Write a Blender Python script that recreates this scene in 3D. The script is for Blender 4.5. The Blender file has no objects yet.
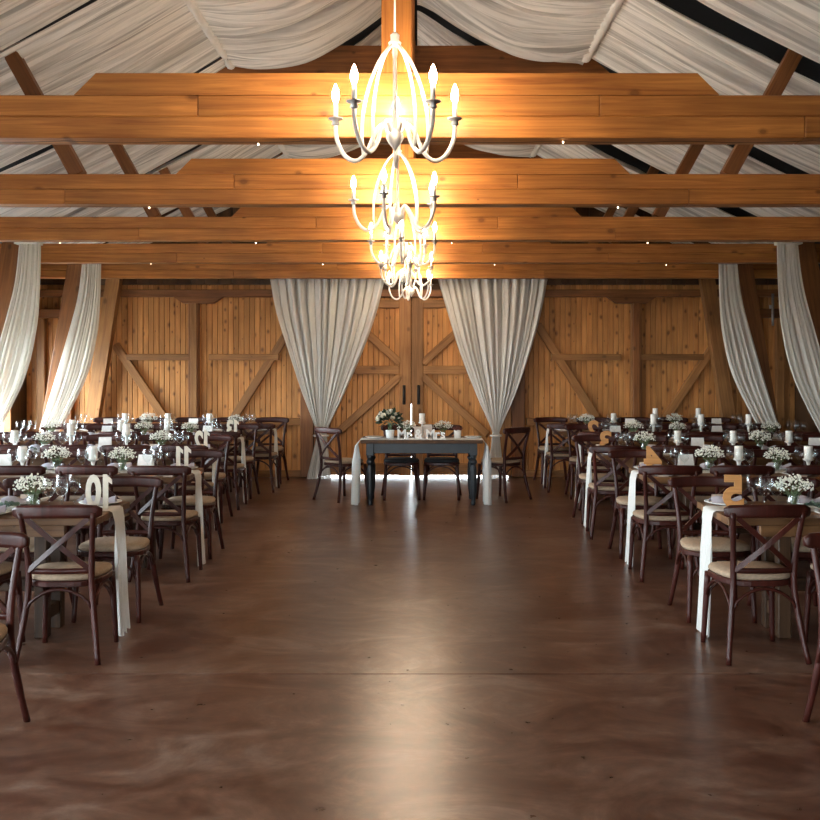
import bpy, math, random
from mathutils import Vector, Matrix, noise
random.seed(7)
scene = bpy.context.scene
COL = scene.collection
# ------------------------------------------------------------------ camera
F_PX, VPX, VPY, CAMX, CAMZ = 1050.0, 418.0, 361.0, 0.107, 1.69
cd = bpy.data.cameras.new('camera')
cam = bpy.data.objects.new('camera', cd); COL.objects.link(cam)
cam.location = (CAMX, 0, CAMZ); cam.rotation_euler = (math.pi/2, 0, 0)
cd.sensor_fit = 'HORIZONTAL'; cd.sensor_width = 36.0; cd.lens = 36.0*F_PX/820
cd.shift_x = (410-VPX)/820; cd.shift_y = (VPY-410)/820
cd.clip_start = 0.05; cd.clip_end = 300
scene.camera = cam
# ------------------------------------------------------------------ world, daylight, exposure
SKY = 7.5
BULB = 86.0
w = bpy.data.worlds.new('world'); scene.world = w; w.use_nodes = True
bg = w.node_tree.nodes['Background']
bg.inputs[0].default_value = (0.86, 0.95, 1.0, 1); bg.inputs[1].default_value = SKY
vs = scene.view_settings
vs.view_transform = 'Standard'; vs.look = 'None'; vs.exposure = 2.4; vs.gamma = 1.0
vs.use_curve_mapping = False
scene.cycles.sample_clamp_indirect = 6.0
scene.cycles.max_bounces = 8; scene.cycles.diffuse_bounces = 5
scene.cycles.transparent_max_bounces = 16
scene.cycles.caustics_reflective = False; scene.cycles.caustics_refractive = False

XW = 5.6            # side walls
YB = 15.3           # back wall face
YF = -3.2           # wall behind the camera
TR = [5.355+2.225*i for i in range(5)]   # trusses
TIE0, TIE1, TIE2, TIE3 = 2.81, 2.918, 3.026, 3.135
def roof_z(x): return 5.62-0.474*abs(x)
WIN = [(-1.6, 0.4), (1.2, 3.0), (3.5, 5.1), (5.7, 7.3), (7.9, 9.5), (10.1, 11.7), (12.4, 14.75)]
WZ0, WZ1 = 0.55, 2.05
ENT = (-2.6, -0.6, 2.3)
def portal(name, loc, rot, sx, sy):
    l = bpy.data.lights.new(name, 'AREA'); l.shape = 'RECTANGLE'; l.size = sx; l.size_y = sy
    l.cycles.is_portal = True
    o = bpy.data.objects.new(name, l); COL.objects.link(o); o.location = loc; o.rotation_euler = rot
for a, b in WIN:
    portal('daylight_portal', (-XW-0.12, (a+b)/2, (WZ0+WZ1)/2), (0, -math.pi/2, 0), WZ1-WZ0, b-a)
portal('daylight_portal', ((ENT[0]+ENT[1])/2, YF-0.12, ENT[2]/2), (math.pi/2, 0, 0), ENT[1]-ENT[0], ENT[2])

# ------------------------------------------------------------------ material helpers
MAT = {}
def nt(name):
    m = bpy.data.materials.new(name); m.use_nodes = True
    t = m.node_tree; t.nodes.clear(); MAT[name] = m
    out = t.nodes.new('ShaderNodeOutputMaterial')
    return m, t, out
def N(t, typ, **kw):
    n = t.nodes.new(typ)
    for k, v in kw.items(): setattr(n, k, v)
    return n
def ramp(t, stops):
    r = t.nodes.new('ShaderNodeValToRGB'); e = r.color_ramp.elements
    while len(e) < len(stops): e.new(0.5)
    for i, (p, c) in enumerate(stops):
        e[i].position = p; e[i].color = (*c, 1) if len(c) == 3 else c
    return r
def plain(name, col, rough=0.5, metal=0.0, var=0.06, nscale=30, bump=0.0, spec=0.5):
    m, t, out = nt(name); L = t.links.new
    p = N(t, 'ShaderNodeBsdfPrincipled'); L(p.outputs[0], out.inputs[0])
    tc = N(t, 'ShaderNodeTexCoord'); n = N(t, 'ShaderNodeTexNoise'); n.inputs['Scale'].default_value = nscale
    n.inputs['Detail'].default_value = 4
    L(tc.outputs['Object'], n.inputs['Vector'])
    r = ramp(t, [(0.3, tuple(c*(1-var) for c in col)), (0.7, tuple(min(1, c*(1+var)) for c in col))])
    L(n.outputs[0], r.inputs[0]); L(r.outputs[0], p.inputs['Base Color'])
    p.inputs['Roughness'].default_value = rough; p.inputs['Metallic'].default_value = metal
    p.inputs['Specular IOR Level'].default_value = spec
    if bump:
        b = N(t, 'ShaderNodeBump'); b.inputs['Strength'].default_value = bump; b.inputs['Distance'].default_value = 0.005
        L(n.outputs[0], b.inputs['Height']); L(b.outputs[0], p.inputs['Normal'])
    return m
def wood(name, dark, light, axis='X', rough=0.5, knots=0.0, grain=9.0, stretch=0.06, rnd=0.25, spec=0.35, kscale=2.2, knotcol=None, ksize=0.16):
    m, t, out = nt(name); L = t.links.new
    p = N(t, 'ShaderNodeBsdfPrincipled'); L(p.outputs[0], out.inputs[0])
    tc = N(t, 'ShaderNodeTexCoord'); oi = N(t, 'ShaderNodeObjectInfo')
    mul = N(t, 'ShaderNodeMath', operation='MULTIPLY'); mul.inputs[1].default_value = 37.0
    L(oi.outputs['Random'], mul.inputs[0])
    add = N(t, 'ShaderNodeVectorMath', operation='ADD'); L(tc.outputs['Object'], add.inputs[0]); L(mul.outputs[0], add.inputs[1])
    mp = N(t, 'ShaderNodeMapping'); L(add.outputs[0], mp.inputs[0])
    k = 'XYZ'.index(axis); sc = [grain]*3; sc[k] = grain*stretch; mp.inputs['Scale'].default_value = sc
    n = N(t, 'ShaderNodeTexNoise'); n.inputs['Scale'].default_value = 1.0; n.inputs['Detail'].default_value = 7
    n.inputs['Roughness'].default_value = 0.62; n.inputs['Distortion'].default_value = 0.7
    L(mp.outputs[0], n.inputs['Vector'])
    r = ramp(t, [(0.28, dark), (0.68, light)]); L(n.outputs[0], r.inputs[0])
    col = r.outputs[0]
    # broad patches
    n2 = N(t, 'ShaderNodeTexNoise'); n2.inputs['Scale'].default_value = 1.7; n2.inputs['Detail'].default_value = 2
    L(add.outputs[0], n2.inputs['Vector'])
    r2 = ramp(t, [(0.3, (0.72,)*3), (0.7, (1.12,)*3)]); L(n2.outputs[0], r2.inputs[0])
    mx = N(t, 'ShaderNodeMixRGB', blend_type='MULTIPLY'); mx.inputs[0].default_value = 1
    L(col, mx.inputs[1]); L(r2.outputs[0], mx.inputs[2]); col = mx.outputs[0]
    if knots:
        mp2 = N(t, 'ShaderNodeMapping'); s2 = [kscale*1.5]*3; s2[k] = kscale; s2[1] = 0.15; mp2.inputs['Scale'].default_value = s2
        L(add.outputs[0], mp2.inputs[0])
        v = N(t, 'ShaderNodeTexVoronoi'); v.voronoi_dimensions = '2D'; v.inputs['Scale'].default_value = 1.0; v.inputs['Randomness'].default_value = 1.0
        sp = N(t, 'ShaderNodeSeparateXYZ'); cb = N(t, 'ShaderNodeCombineXYZ'); L(mp2.outputs[0], sp.inputs[0])
        L(sp.outputs[0], cb.inputs[0]); L(sp.outputs[2], cb.inputs[1]); L(cb.outputs[0], v.inputs['Vector'])
        sc3 = N(t, 'ShaderNodeSeparateColor'); L(v.outputs['Color'], sc3.inputs[0])
        # knots of different sizes, none in half of the cells
        sz = N(t, 'ShaderNodeMapRange'); sz.inputs['From Min'].default_value = 0.45; sz.inputs['To Min'].default_value = 0.002; sz.inputs['To Max'].default_value = ksize
        L(sc3.outputs[0], sz.inputs['Value'])
        dv = N(t, 'ShaderNodeMath', operation='DIVIDE'); L(v.outputs['Distance'], dv.inputs[0]); L(sz.outputs[0], dv.inputs[1])
        r3 = ramp(t, [(0.25, (0, 0, 0)), (0.55, (0.6, 0.6, 0.6)), (1.0, (1, 1, 1))]); L(dv.outputs[0], r3.inputs[0])
        mk = N(t, 'ShaderNodeMixRGB', blend_type='MIX'); kc = knotcol or tuple(c*0.35 for c in dark)
        mk.inputs[1].default_value = (*kc, 1)
        L(col, mk.inputs[2])
        mm = N(t, 'ShaderNodeMath', operation='MAXIMUM'); mm.inputs[1].default_value = 1-knots
        L(r3.outputs[0], mm.inputs[0]); L(mm.outputs[0], mk.inputs[0]); col = mk.outputs[0]
    # each piece its own tone
    mr = N(t, 'ShaderNodeMapRange'); mr.inputs['To Min'].default_value = 1-rnd; mr.inputs['To Max'].default_value = 1+rnd*0.6
    L(oi.outputs['Random'], mr.inputs['Value'])
    mv = N(t, 'ShaderNodeMixRGB', blend_type='MULTIPLY'); mv.inputs[0].default_value = 1
    L(col, mv.inputs[1]); L(mr.outputs[0], mv.inputs[2]); L(mv.outputs[0], p.inputs['Base Color'])
    p.inputs['Roughness'].default_value = rough; p.inputs['Specular IOR Level'].default_value = spec
    b = N(t, 'ShaderNodeBump'); b.inputs['Strength'].default_value = 0.15; b.inputs['Distance'].default_value = 0.004
    L(n.outputs[0], b.inputs['Height']); L(b.outputs[0], p.inputs['Normal'])
    return m
def cloth(name, col, trans=0.35, clear=0.0, weave=180):
    m, t, out = nt(name); L = t.links.new
    tc = N(t, 'ShaderNodeTexCoord'); n = N(t, 'ShaderNodeTexNoise'); n.inputs['Scale'].default_value = weave
    L(tc.outputs['Object'], n.inputs['Vector'])
    r = ramp(t, [(0.3, tuple(c*0.93 for c in col)), (0.7, col)]); L(n.outputs[0], r.inputs[0])
    d = N(t, 'ShaderNodeBsdfDiffuse'); tr = N(t, 'ShaderNodeBsdfTranslucent')
    L(r.outputs[0], d.inputs[0]); L(r.outputs[0], tr.inputs[0])
    a = N(t, 'ShaderNodeMixShader'); a.inputs[0].default_value = trans
    L(d.outputs[0], a.inputs[1]); L(tr.outputs[0], a.inputs[2]); s = a.outputs[0]
    if clear:
        tp = N(t, 'ShaderNodeBsdfTransparent'); b = N(t, 'ShaderNodeMixShader'); b.inputs[0].default_value = clear
        L(s, b.inputs[1]); L(tp.outputs[0], b.inputs[2]); s = b.outputs[0]
    L(s, out.inputs[0]); return m
def glass(name, tint=(0.96, 0.98, 0.98), refl=0.1):
    m, t, out = nt(name); L = t.links.new
    tp = N(t, 'ShaderNodeBsdfTransparent'); tp.inputs[0].default_value = (*tint, 1)
    g = N(t, 'ShaderNodeBsdfGlossy'); g.inputs['Roughness'].default_value = 0.14
    lw = N(t, 'ShaderNodeLayerWeight'); lw.inputs[0].default_value = 0.35
    mr = N(t, 'ShaderNodeMapRange'); mr.inputs['To Min'].default_value = refl; mr.inputs['To Max'].default_value = 0.28
    L(lw.outputs['Facing'], mr.inputs['Value'])
    x = N(t, 'ShaderNodeMixShader'); L(mr.outputs[0], x.inputs[0]); L(tp.outputs[0], x.inputs[1]); L(g.outputs[0], x.inputs[2])
    L(x.outputs[0], out.inputs[0]); return m
def glow(name, col, strength):
    m, t, out = nt(name); e = N(t, 'ShaderNodeEmission'); e.inputs[0].default_value = (*col, 1); e.inputs[1].default_value = strength
    t.links.new(e.outputs[0], out.inputs[0]); return m

wood('beam_wood', (0.30, 0.094, 0.020), (0.61, 0.245, 0.056), 'X', 0.45, knots=0.65, grain=42, stretch=0.035, rnd=0.12, kscale=2.0, ksize=0.12)
wood('truss_wood', (0.14, 0.048, 0.014), (0.30, 0.115, 0.034), 'X', 0.5, knots=0.6, grain=38, stretch=0.04, rnd=0.2, kscale=2.2)
wood('wall_plank', (0.47, 0.182, 0.050), (0.69, 0.325, 0.100), 'Z', 0.55, knots=0.8, grain=34, stretch=0.05, rnd=0.13, kscale=4.2, knotcol=(0.13, 0.045, 0.014), ksize=0.26)
wood('frame_wood', (0.23, 0.092, 0.027), (0.43, 0.20, 0.066), 'X', 0.55, knots=0.6, grain=34, stretch=0.05, rnd=0.2, kscale=2.4)
wood('dark_board', (0.05, 0.022, 0.010), (0.12, 0.055, 0.022), 'Z', 0.6, grain=10, rnd=0.2)
wood('chair_wood', (0.024, 0.0050, 0.0032), (0.062, 0.0125, 0.0078), 'Z', 0.38, grain=25, stretch=0.08, rnd=0.15, spec=0.3)
wood('table_plank', (0.085, 0.037, 0.014), (0.24, 0.115, 0.045), 'X', 0.45, grain=14, stretch=0.05, rnd=0.3, knots=0.6, kscale=1.5)
wood('trestle_wood', (0.026, 0.012, 0.005), (0.075, 0.034, 0.014), 'X', 0.5, grain=30, stretch=0.05, rnd=0.2)
wood('number_wood', (0.38, 0.17, 0.05), (0.58, 0.28, 0.09), 'X', 0.5, grain=25, rnd=0.05)
cloth('ruffle_cloth', (0.86, 0.83, 0.79), 0.06)
def gathered_cloth():
    m, t, out = nt('ceiling_cloth'); L = t.links.new
    tc = N(t, 'ShaderNodeTexCoord')
    def streak(sx, sy, seed):
        mp = N(t, 'ShaderNodeMapping'); mp.inputs['Scale'].default_value = (sx, sy, sx); mp.inputs['Location'].default_value = (seed, seed*2.3, seed)
        L(tc.outputs['Object'], mp.inputs[0])
        n = N(t, 'ShaderNodeTexNoise'); n.inputs['Scale'].default_value = 1; n.inputs['Detail'].default_value = 4; n.inputs['Roughness'].default_value = 0.6
        L(mp.outputs[0], n.inputs['Vector']); return n
    a = streak(0.45, 11, 1.3); b = streak(0.8, 30, 4.1)
    ra = ramp(t, [(0.44, (0, 0, 0)), (0.68, (0.52,)*3)]); rb = ramp(t, [(0.50, (0, 0, 0)), (0.66, (0.5,)*3)])
    L(a.outputs[0], ra.inputs[0]); L(b.outputs[0], rb.inputs[0])
    mx = N(t, 'ShaderNodeMath', operation='MAXIMUM'); L(ra.outputs[0], mx.inputs[0]); L(rb.outputs[0], mx.inputs[1])
    d = N(t, 'ShaderNodeBsdfDiffuse'); d.inputs[0].default_value = (0.89, 0.86, 0.82, 1)
    tr = N(t, 'ShaderNodeBsdfTranslucent'); tr.inputs[0].default_value = (0.86, 0.83, 0.79, 1)
    q = N(t, 'ShaderNodeMixShader'); q.inputs[0].default_value = 0.06; L(d.outputs[0], q.inputs[1]); L(tr.outputs[0], q.inputs[2])
    tp = N(t, 'ShaderNodeBsdfTransparent'); x = N(t, 'ShaderNodeMixShader')
    L(mx.outputs[0], x.inputs[0]); L(q.outputs[0], x.inputs[1]); L(tp.outputs[0], x.inputs[2]); L(x.outputs[0], out.inputs[0])
gathered_cloth()
cloth('sheer_cloth', (0.92, 0.89, 0.81), 0.25, 0.06)
cloth('grey_sheer', (0.90, 0.88, 0.84), 0.2, 0.06)
cloth('runner_cloth', (0.86, 0.86, 0.83), 0.3)
plain('cushion_cloth', (0.34, 0.245, 0.165), 0.9, var=0.15, nscale=60, bump=0.3)
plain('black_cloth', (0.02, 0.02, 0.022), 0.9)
plain('white_metal', (0.85, 0.80, 0.74), 0.35)
plain('black_iron', (0.015, 0.014, 0.013), 0.45)
plain('grey_metal', (0.45, 0.45, 0.45), 0.35, metal=0.8)
plain('wax', (0.86, 0.83, 0.77), 0.5)
plain('white_paint', (0.82, 0.80, 0.76), 0.5)
plain('cream_paint', (0.78, 0.73, 0.62), 0.55)
plain('china', (0.82, 0.82, 0.80), 0.15)
plain('paper', (0.84, 0.83, 0.80), 0.8)
plain('pink_card', (0.55, 0.46, 0.40), 0.7)
plain('kraft_paper', (0.55, 0.45, 0.36), 0.8)
plain('napkin_cloth', (0.42, 0.40, 0.46), 0.9, bump=0.3)
plain('blossom', (0.82, 0.81, 0.72), 0.7)
plain('rose_petal', (0.86, 0.82, 0.70), 0.6)
plain('dark_leaf', (0.028, 0.055, 0.030), 0.45)
plain('eucalyptus', (0.14, 0.21, 0.17), 0.6)
plain('stem_green', (0.12, 0.17, 0.08), 0.7)
plain('navy_paint', (0.008, 0.012, 0.017), 0.45, var=0.3, nscale=8)
plain('roof_felt', (0.018, 0.024, 0.034), 0.9)
plain('dried_flower', (0.16, 0.045, 0.03), 0.8)
plain('wire_green', (0.03, 0.035, 0.03), 0.6)
plain('gravel', (0.30, 0.29, 0.27), 0.9)
glass('clear_glass', refl=0.02)
glass('window_glass', (0.97, 0.99, 1.0), 0.04)
glow('bulb_glow', (1.0, 0.80, 0.57), BULB)
glow('fairy_glow', (1.0, 0.8, 0.55), 5.0)
def floor_mat():
    m, t, out = nt('polished_concrete'); L = t.links.new
    p = N(t, 'ShaderNodeBsdfPrincipled'); L(p.outputs[0], out.inputs[0])
    tc = N(t, 'ShaderNodeTexCoord')
    mp = N(t, 'ShaderNodeMapping'); mp.inputs['Scale'].default_value = (0.9, 1.25, 1); L(tc.outputs['Object'], mp.inputs[0])
    a = N(t, 'ShaderNodeTexNoise'); a.inputs['Scale'].default_value = 1.7; a.inputs['Detail'].default_value = 13
    a.inputs['Roughness'].default_value = 0.74; a.inputs['Distortion'].default_value = 0.9
    L(mp.outputs[0], a.inputs['Vector'])
    r = ramp(t, [(0.22, (0.040, 0.012, 0.006)), (0.43, (0.086, 0.032, 0.017)), (0.54, (0.140, 0.070, 0.044)), (0.78, (0.290, 0.210, 0.165))])
    L(a.outputs[0], r.inputs[0])
    b = N(t, 'ShaderNodeTexNoise'); b.inputs['Scale'].default_value = 14; b.inputs['Detail'].default_value = 8; L(tc.outputs['Object'], b.inputs['Vector'])
    rb = ramp(t, [(0.0, (0.45,)*3), (1.0, (1.5,)*3)]); L(b.outputs[0], rb.inputs[0])
    mx = N(t, 'ShaderNodeMixRGB', blend_type='MULTIPLY'); mx.inputs[0].default_value = 1
    L(r.outputs[0], mx.inputs[1]); L(rb.outputs[0], mx.inputs[2]); L(mx.outputs[0], p.inputs['Base Color'])
    rr = ramp(t, [(0.0, (0.24,)*3), (1.0, (0.36,)*3)]); L(b.outputs[0], rr.inputs[0]); L(rr.outputs[0], p.inputs['Roughness'])
    p.inputs['Specular IOR Level'].default_value = 0.5
    bp = N(t, 'ShaderNodeBump'); bp.inputs['Strength'].default_value = 0.02; bp.inputs['Distance'].default_value = 0.01
    L(b.outputs[0], bp.inputs['Height']); L(bp.outputs[0], p.inputs['Normal'])
floor_mat()

# ------------------------------------------------------------------ mesh helpers
class MB:
    def __init__(s): s.v = []; s.f = []
    def add(s, vs, fs):
        b = len(s.v); s.v += [tuple(v) for v in vs]; s.f += [tuple(i+b for i in f) for f in fs]; return s
    def box(s, x0, x1, y0, y1, z0, z1, M=None):
        vs = [Vector((x, y, z)) for x in (x0, x1) for y in (y0, y1) for z in (z0, z1)]
        if M: vs = [M @ v for v in vs]
        return s.add(vs, [(0, 1, 3, 2), (4, 6, 7, 5), (0, 4, 5, 1), (2, 3, 7, 6), (0, 2, 6, 4), (1, 5, 7, 3)])
    def bbox(s, x0, x1, y0, y1, z0, z1, c=0.006, M=None):
        # box with chamfered edges
        P = []; I = {}
        X = (x0, x1); Y = (y0, y1); Z = (z0, z1)
        for i in (0, 1):
            for j in (0, 1):
                for k in (0, 1):
                    sx, sy, sz = (1-2*i)*c, (1-2*j)*c, (1-2*k)*c
                    for a, d in enumerate(((0, sy, sz), (sx, 0, sz), (sx, sy, 0))):
                        I[i, j, k, a] = len(P); P.append(Vector((X[i]+d[0], Y[j]+d[1], Z[k]+d[2])))
        fs = []
        for i in (0, 1):
            fs.append([I[i, 0, 0, 0], I[i, 1, 0, 0], I[i, 1, 1, 0], I[i, 0, 1, 0]])
            fs.append([I[0, i, 0, 1], I[0, i, 1, 1], I[1, i, 1, 1], I[1, i, 0, 1]])
            fs.append([I[0, 0, i, 2], I[1, 0, i, 2], I[1, 1, i, 2], I[0, 1, i, 2]])
        for a in (0, 1):
            for b in (0, 1):
                fs.append([I[a, b, 0, 0], I[a, b, 1, 0], I[a, b, 1, 1], I[a, b, 0, 1]])
                fs.append([I[a, 0, b, 0], I[a, 1, b, 0], I[a, 1, b, 2], I[a, 0, b, 2]])
                fs.append([I[0, a, b, 1], I[1, a, b, 1], I[1, a, b, 2], I[0, a, b, 2]])
        for i in (0, 1):
            for j in (0, 1):
                for k in (0, 1): fs.append([I[i, j, k, 0], I[i, j, k, 1], I[i, j, k, 2]])
        if M: P = [M @ v for v in P]
        return s.add(P, fs)
    def sweep(s, pts, secs, ref=None, cap=True):
        # secs: function i -> list of (a,b) in the frame (side, up)
        pts = [Vector(p) for p in pts]; n = len(pts); rings = []
        up = Vector(ref) if ref else None; prev = None
        for i, p in enumerate(pts):
            t = (pts[min(i+1, n-1)]-pts[max(i-1, 0)]).normalized()
            if up is not None: side = t.cross(up).normalized()
            elif prev is None:
                side = t.cross(Vector((0, 0, 1)) if abs(t.z) < 0.9 else Vector((0, 1, 0))).normalized()
            else: side = (prev-t*prev.dot(t)).normalized()
            prev = side; u = side.cross(t).normalized()
            rings.append([p+side*a+u*b for a, b in secs(i)])
        m = len(rings[0]); vs = [v for r in rings for v in r]; fs = []
        for i in range(n-1):
            for j in range(m):
                fs.append((i*m+j, i*m+(j+1) % m, (i+1)*m+(j+1) % m, (i+1)*m+j))
        if cap: fs.append(tuple(range(m-1, -1, -1))); fs.append(tuple((n-1)*m+j for j in range(m)))
        return s.add(vs, fs)
    def tube(s, pts, r, n=8, cap=True):
        rr = r if isinstance(r, (list, tuple)) else [r]*len(pts)
        circ = [(math.cos(2*math.pi*j/n), math.sin(2*math.pi*j/n)) for j in range(n)]
        return s.sweep(pts, lambda i: [(a*rr[i], b*rr[i]) for a, b in circ], cap=cap)
    def band(s, pts, wd, th, ref):
        return s.sweep(pts, lambda i: [(-wd/2, -th/2), (wd/2, -th/2), (wd/2, th/2), (-wd/2, th/2)], ref=ref)
    def lathe(s, prof, n=12, c=(0, 0, 0)):
        vs = []; fs = []; m = len(prof)
        for r, z in prof:
            for j in range(n):
                a = 2*math.pi*j/n; vs.append((c[0]+r*math.cos(a), c[1]+r*math.sin(a), c[2]+z))
        for i in range(m-1):
            for j in range(n): fs.append((i*n+j, i*n+(j+1) % n, (i+1)*n+(j+1) % n, (i+1)*n+j))
        fs.append(tuple(range(n-1, -1, -1))); fs.append(tuple((m-1)*n+j for j in range(n)))
        return s.add(vs, fs)
    def grid(s, rows):
        m = len(rows[0]); vs = [p for r in rows for p in r]; fs = []
        for i in range(len(rows)-1):
            for j in range(m-1): fs.append((i*m+j, i*m+j+1, (i+1)*m+j+1, (i+1)*m+j))
        return s.add(vs, fs)
    def blob(s, c, r, n=0):
        c = Vector(c)
        vs = [c+Vector(d)*r for d in ((1, 0, 0), (-1, 0, 0), (0, 1, 0), (0, -1, 0), (0, 0, 1), (0, 0, -1))]
        return s.add(vs, [(0, 2, 4), (2, 1, 4), (1, 3, 4), (3, 0, 4), (2, 0, 5), (1, 2, 5), (3, 1, 5), (0, 3, 5)])
    def leaf(s, p, d, nrm, ln, wd):
        p = Vector(p); d = Vector(d).normalized(); sd = d.cross(Vector(nrm)).normalized(); nn = sd.cross(d)
        vs = [p, p+d*ln*0.35+sd*wd/2+nn*wd*0.12, p+d*ln*0.75+sd*wd*0.4, p+d*ln, p+d*ln*0.75-sd*wd*0.4, p+d*ln*0.35-sd*wd/2+nn*wd*0.12, p+d*ln*0.5-nn*wd*0.1]
        return s.add(vs, [(0, 1, 6), (1, 2, 6), (2, 3, 6), (3, 4, 6), (4, 5, 6), (5, 0, 6)])
    def mesh(s, name, mat, smooth=False):
        me = bpy.data.meshes.new(name); me.from_pydata(s.v, [], s.f)
        if mat: me.materials.append(MAT[mat])
        if smooth: me.polygons.foreach_set('use_smooth', [True]*len(me.polygons))
        me.update(); return me
    def build(s, name, mat, parent=None, smooth=False, kind=None):
        return link(name, s.mesh(name, mat, smooth), parent, kind)
def link(name, me, parent=None, kind=None):
    o = bpy.data.objects.new(name, me); COL.objects.link(o)
    if parent: o.parent = parent
    if kind: o['kind'] = kind
    return o
def tag(o, label, cat, group=None):
    o['label'] = label; o['category'] = cat
    if group: o['group'] = group
    return o
def empty(name, loc=(0, 0, 0), rz=0.0):
    o = bpy.data.objects.new(name, None); COL.objects.link(o); o.location = loc; o.rotation_euler = (0, 0, rz)
    o.empty_display_size = 0.1
    return o
def copy_tree(o, parent=None):
    c = o.copy(); COL.objects.link(c); c.parent = parent
    for ch in o.children: copy_tree(ch, c)
    return c
def member(name, p0, p1, wd, ht, mat, parent=None, ref=(0, 1, 0), c=0.006):
    """timber from p0 to p1, its length along local X; ref is the direction of its width"""
    p0 = Vector(p0); p1 = Vector(p1); x = (p1-p0); ln = x.length; x.normalize()
    y = Vector(ref); y = (y-x*y.dot(x)).normalized(); z = x.cross(y)
    o = MB().bbox(-ln/2, ln/2, -wd/2, wd/2, -ht/2, ht/2, c).build(name, mat, parent)
    M = Matrix((x, y, z)).transposed().to_4x4(); M.translation = (p0+p1)/2
    o.matrix_basis = M
    return o
def PX(px, py, d):
    s = F_PX/d; return (px-VPX)/s+CAMX, CAMZ-(py-VPY)/s
def n1(x, seed=0.0): return noise.noise(Vector((x, seed*7.31+0.37, seed*1.7)))
def in_view(x, y, z=0.5, r=0.3, margin=110):
    if y < 0.5: return False
    s = F_PX/y; px = VPX+(x-CAMX)*s
    return -margin-r*s < px < 820+margin+r*s
def interp(pts, t):
    n = len(pts)-1; u = min(max(t*n, 0), n-1e-6); i = int(u); f = u-i
    p0 = pts[max(i-1, 0)]; p1 = pts[i]; p2 = pts[i+1]; p3 = pts[min(i+2, n)]
    return tuple(0.5*((2*b)+(-a+c)*f+(2*a-5*b+4*c-d)*f*f+(-a+3*b-3*c+d)*f**3) for a, b, c, d in zip(p0, p1, p2, p3))

# ================================================================== THE SETTING
g = MB().box(-60, 60, -60, 90, -0.3, -0.06).build('ground', 'gravel', kind='structure')
fl = empty('floor'); fl['kind'] = 'structure'
JY = 5.67
MB().box(-XW, XW, YF, JY-0.006, -0.05, 0).build('slab', 'polished_concrete', fl)
MB().box(-XW, XW, JY+0.006, YB+0.25, -0.05, 0).build('slab', 'polished_concrete', fl)
MB().box(-XW, XW, JY-0.006, JY+0.006, -0.05, -0.02).build('joint', 'black_iron', fl)

ce = empty('ceiling'); ce['kind'] = 'structure'
for sgn in (-1, 1):
    a, b = 0.0, sgn*(XW+0.35)
    vs = [(a, YF-0.3, roof_z(a)), (b, YF-0.3, roof_z(b)), (b, YB+0.5, roof_z(b)), (a, YB+0.5, roof_z(a))]
    vs += [(x, y, z+0.08) for x, y, z in vs]
    MB().add(vs, [(0, 1, 2, 3), (7, 6, 5, 4), (0, 4, 5, 1), (1, 5, 6, 2), (2, 6, 7, 3), (3, 7, 4, 0)]).build('roof_slope', 'roof_felt', ce)
member('ridge_beam', (0, YF, 5.44), (0, YB, 5.44), 0.14, 0.2, 'truss_wood', ce, ref=(1, 0, 0))

# side walls
def wall_side(name, x0, x1, holes):
    zt = roof_z(XW)+0.02
    w_ = empty(name); w_['kind'] = 'structure'
    ys = [YF]+[v for h in holes for v in h]+[YB+0.2]
    mb = MB()
    for i in range(0, len(ys), 2): mb.box(x0, x1, ys[i], ys[i+1], 0, zt)
    for a, b in holes:
        mb.box(x0, x1, a, b, 0, WZ0); mb.box(x0, x1, a, b, WZ1, zt)
    mb.build('boarding', 'dark_board', w_)
    xi = x1 if x1 < 0 else x0
    s = 1 if x1 < 0 else -1
    for z in (0.42, 2.42): member('rail', (xi+s*0.05, YF+0.1, z), (xi+s*0.05, YB-0.02, z), 0.1, 0.14, 'truss_wood', w_, ref=(1, 0, 0))
    return w_
wall_side('wall_left', -XW-0.12, -XW, WIN)
wall_side('wall_right', XW, XW+0.12, [])
for k, (a, b) in enumerate(WIN):
    wn = empty('window_%d' % (k+1)); wn['kind'] = 'structure'
    x = -XW-0.06
    f = MB()
    for y in (a, b-0.05): f.box(x-0.04, x+0.06, y, y+0.05, WZ0, WZ1)
    for z in (WZ0, WZ1-0.05): f.box(x-0.04, x+0.06, a, b, z, z+0.05)
    f.build('window_frame', 'frame_wood', wn)
    MB().box(x-0.02, x+0.02, (a+b)/2-0.025, (a+b)/2+0.025, WZ0+0.05, WZ1-0.05).build('mullion', 'frame_wood', wn)
    for y0, y1 in ((a+0.05, (a+b)/2-0.025), ((a+b)/2+0.025, b-0.05)):
        MB().box(x-0.004, x+0.004, y0, y1, WZ0+0.05, WZ1-0.05).build('pane', 'window_glass', wn)
# wall behind the camera with the open entrance
wf = MB(); zt = 2.9
wf.box(-XW, ENT[0], YF-0.12, YF, 0, zt); wf.box(ENT[1], XW, YF-0.12, YF, 0, zt); wf.box(ENT[0], ENT[1], YF-0.12, YF, ENT[2], zt)
wf.add([(-XW, YF, zt), (XW, YF, zt), (0, YF, 5.62)], [(0, 1, 2)])
wf.build('wall_front', 'dark_board', kind='structure')

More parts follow.
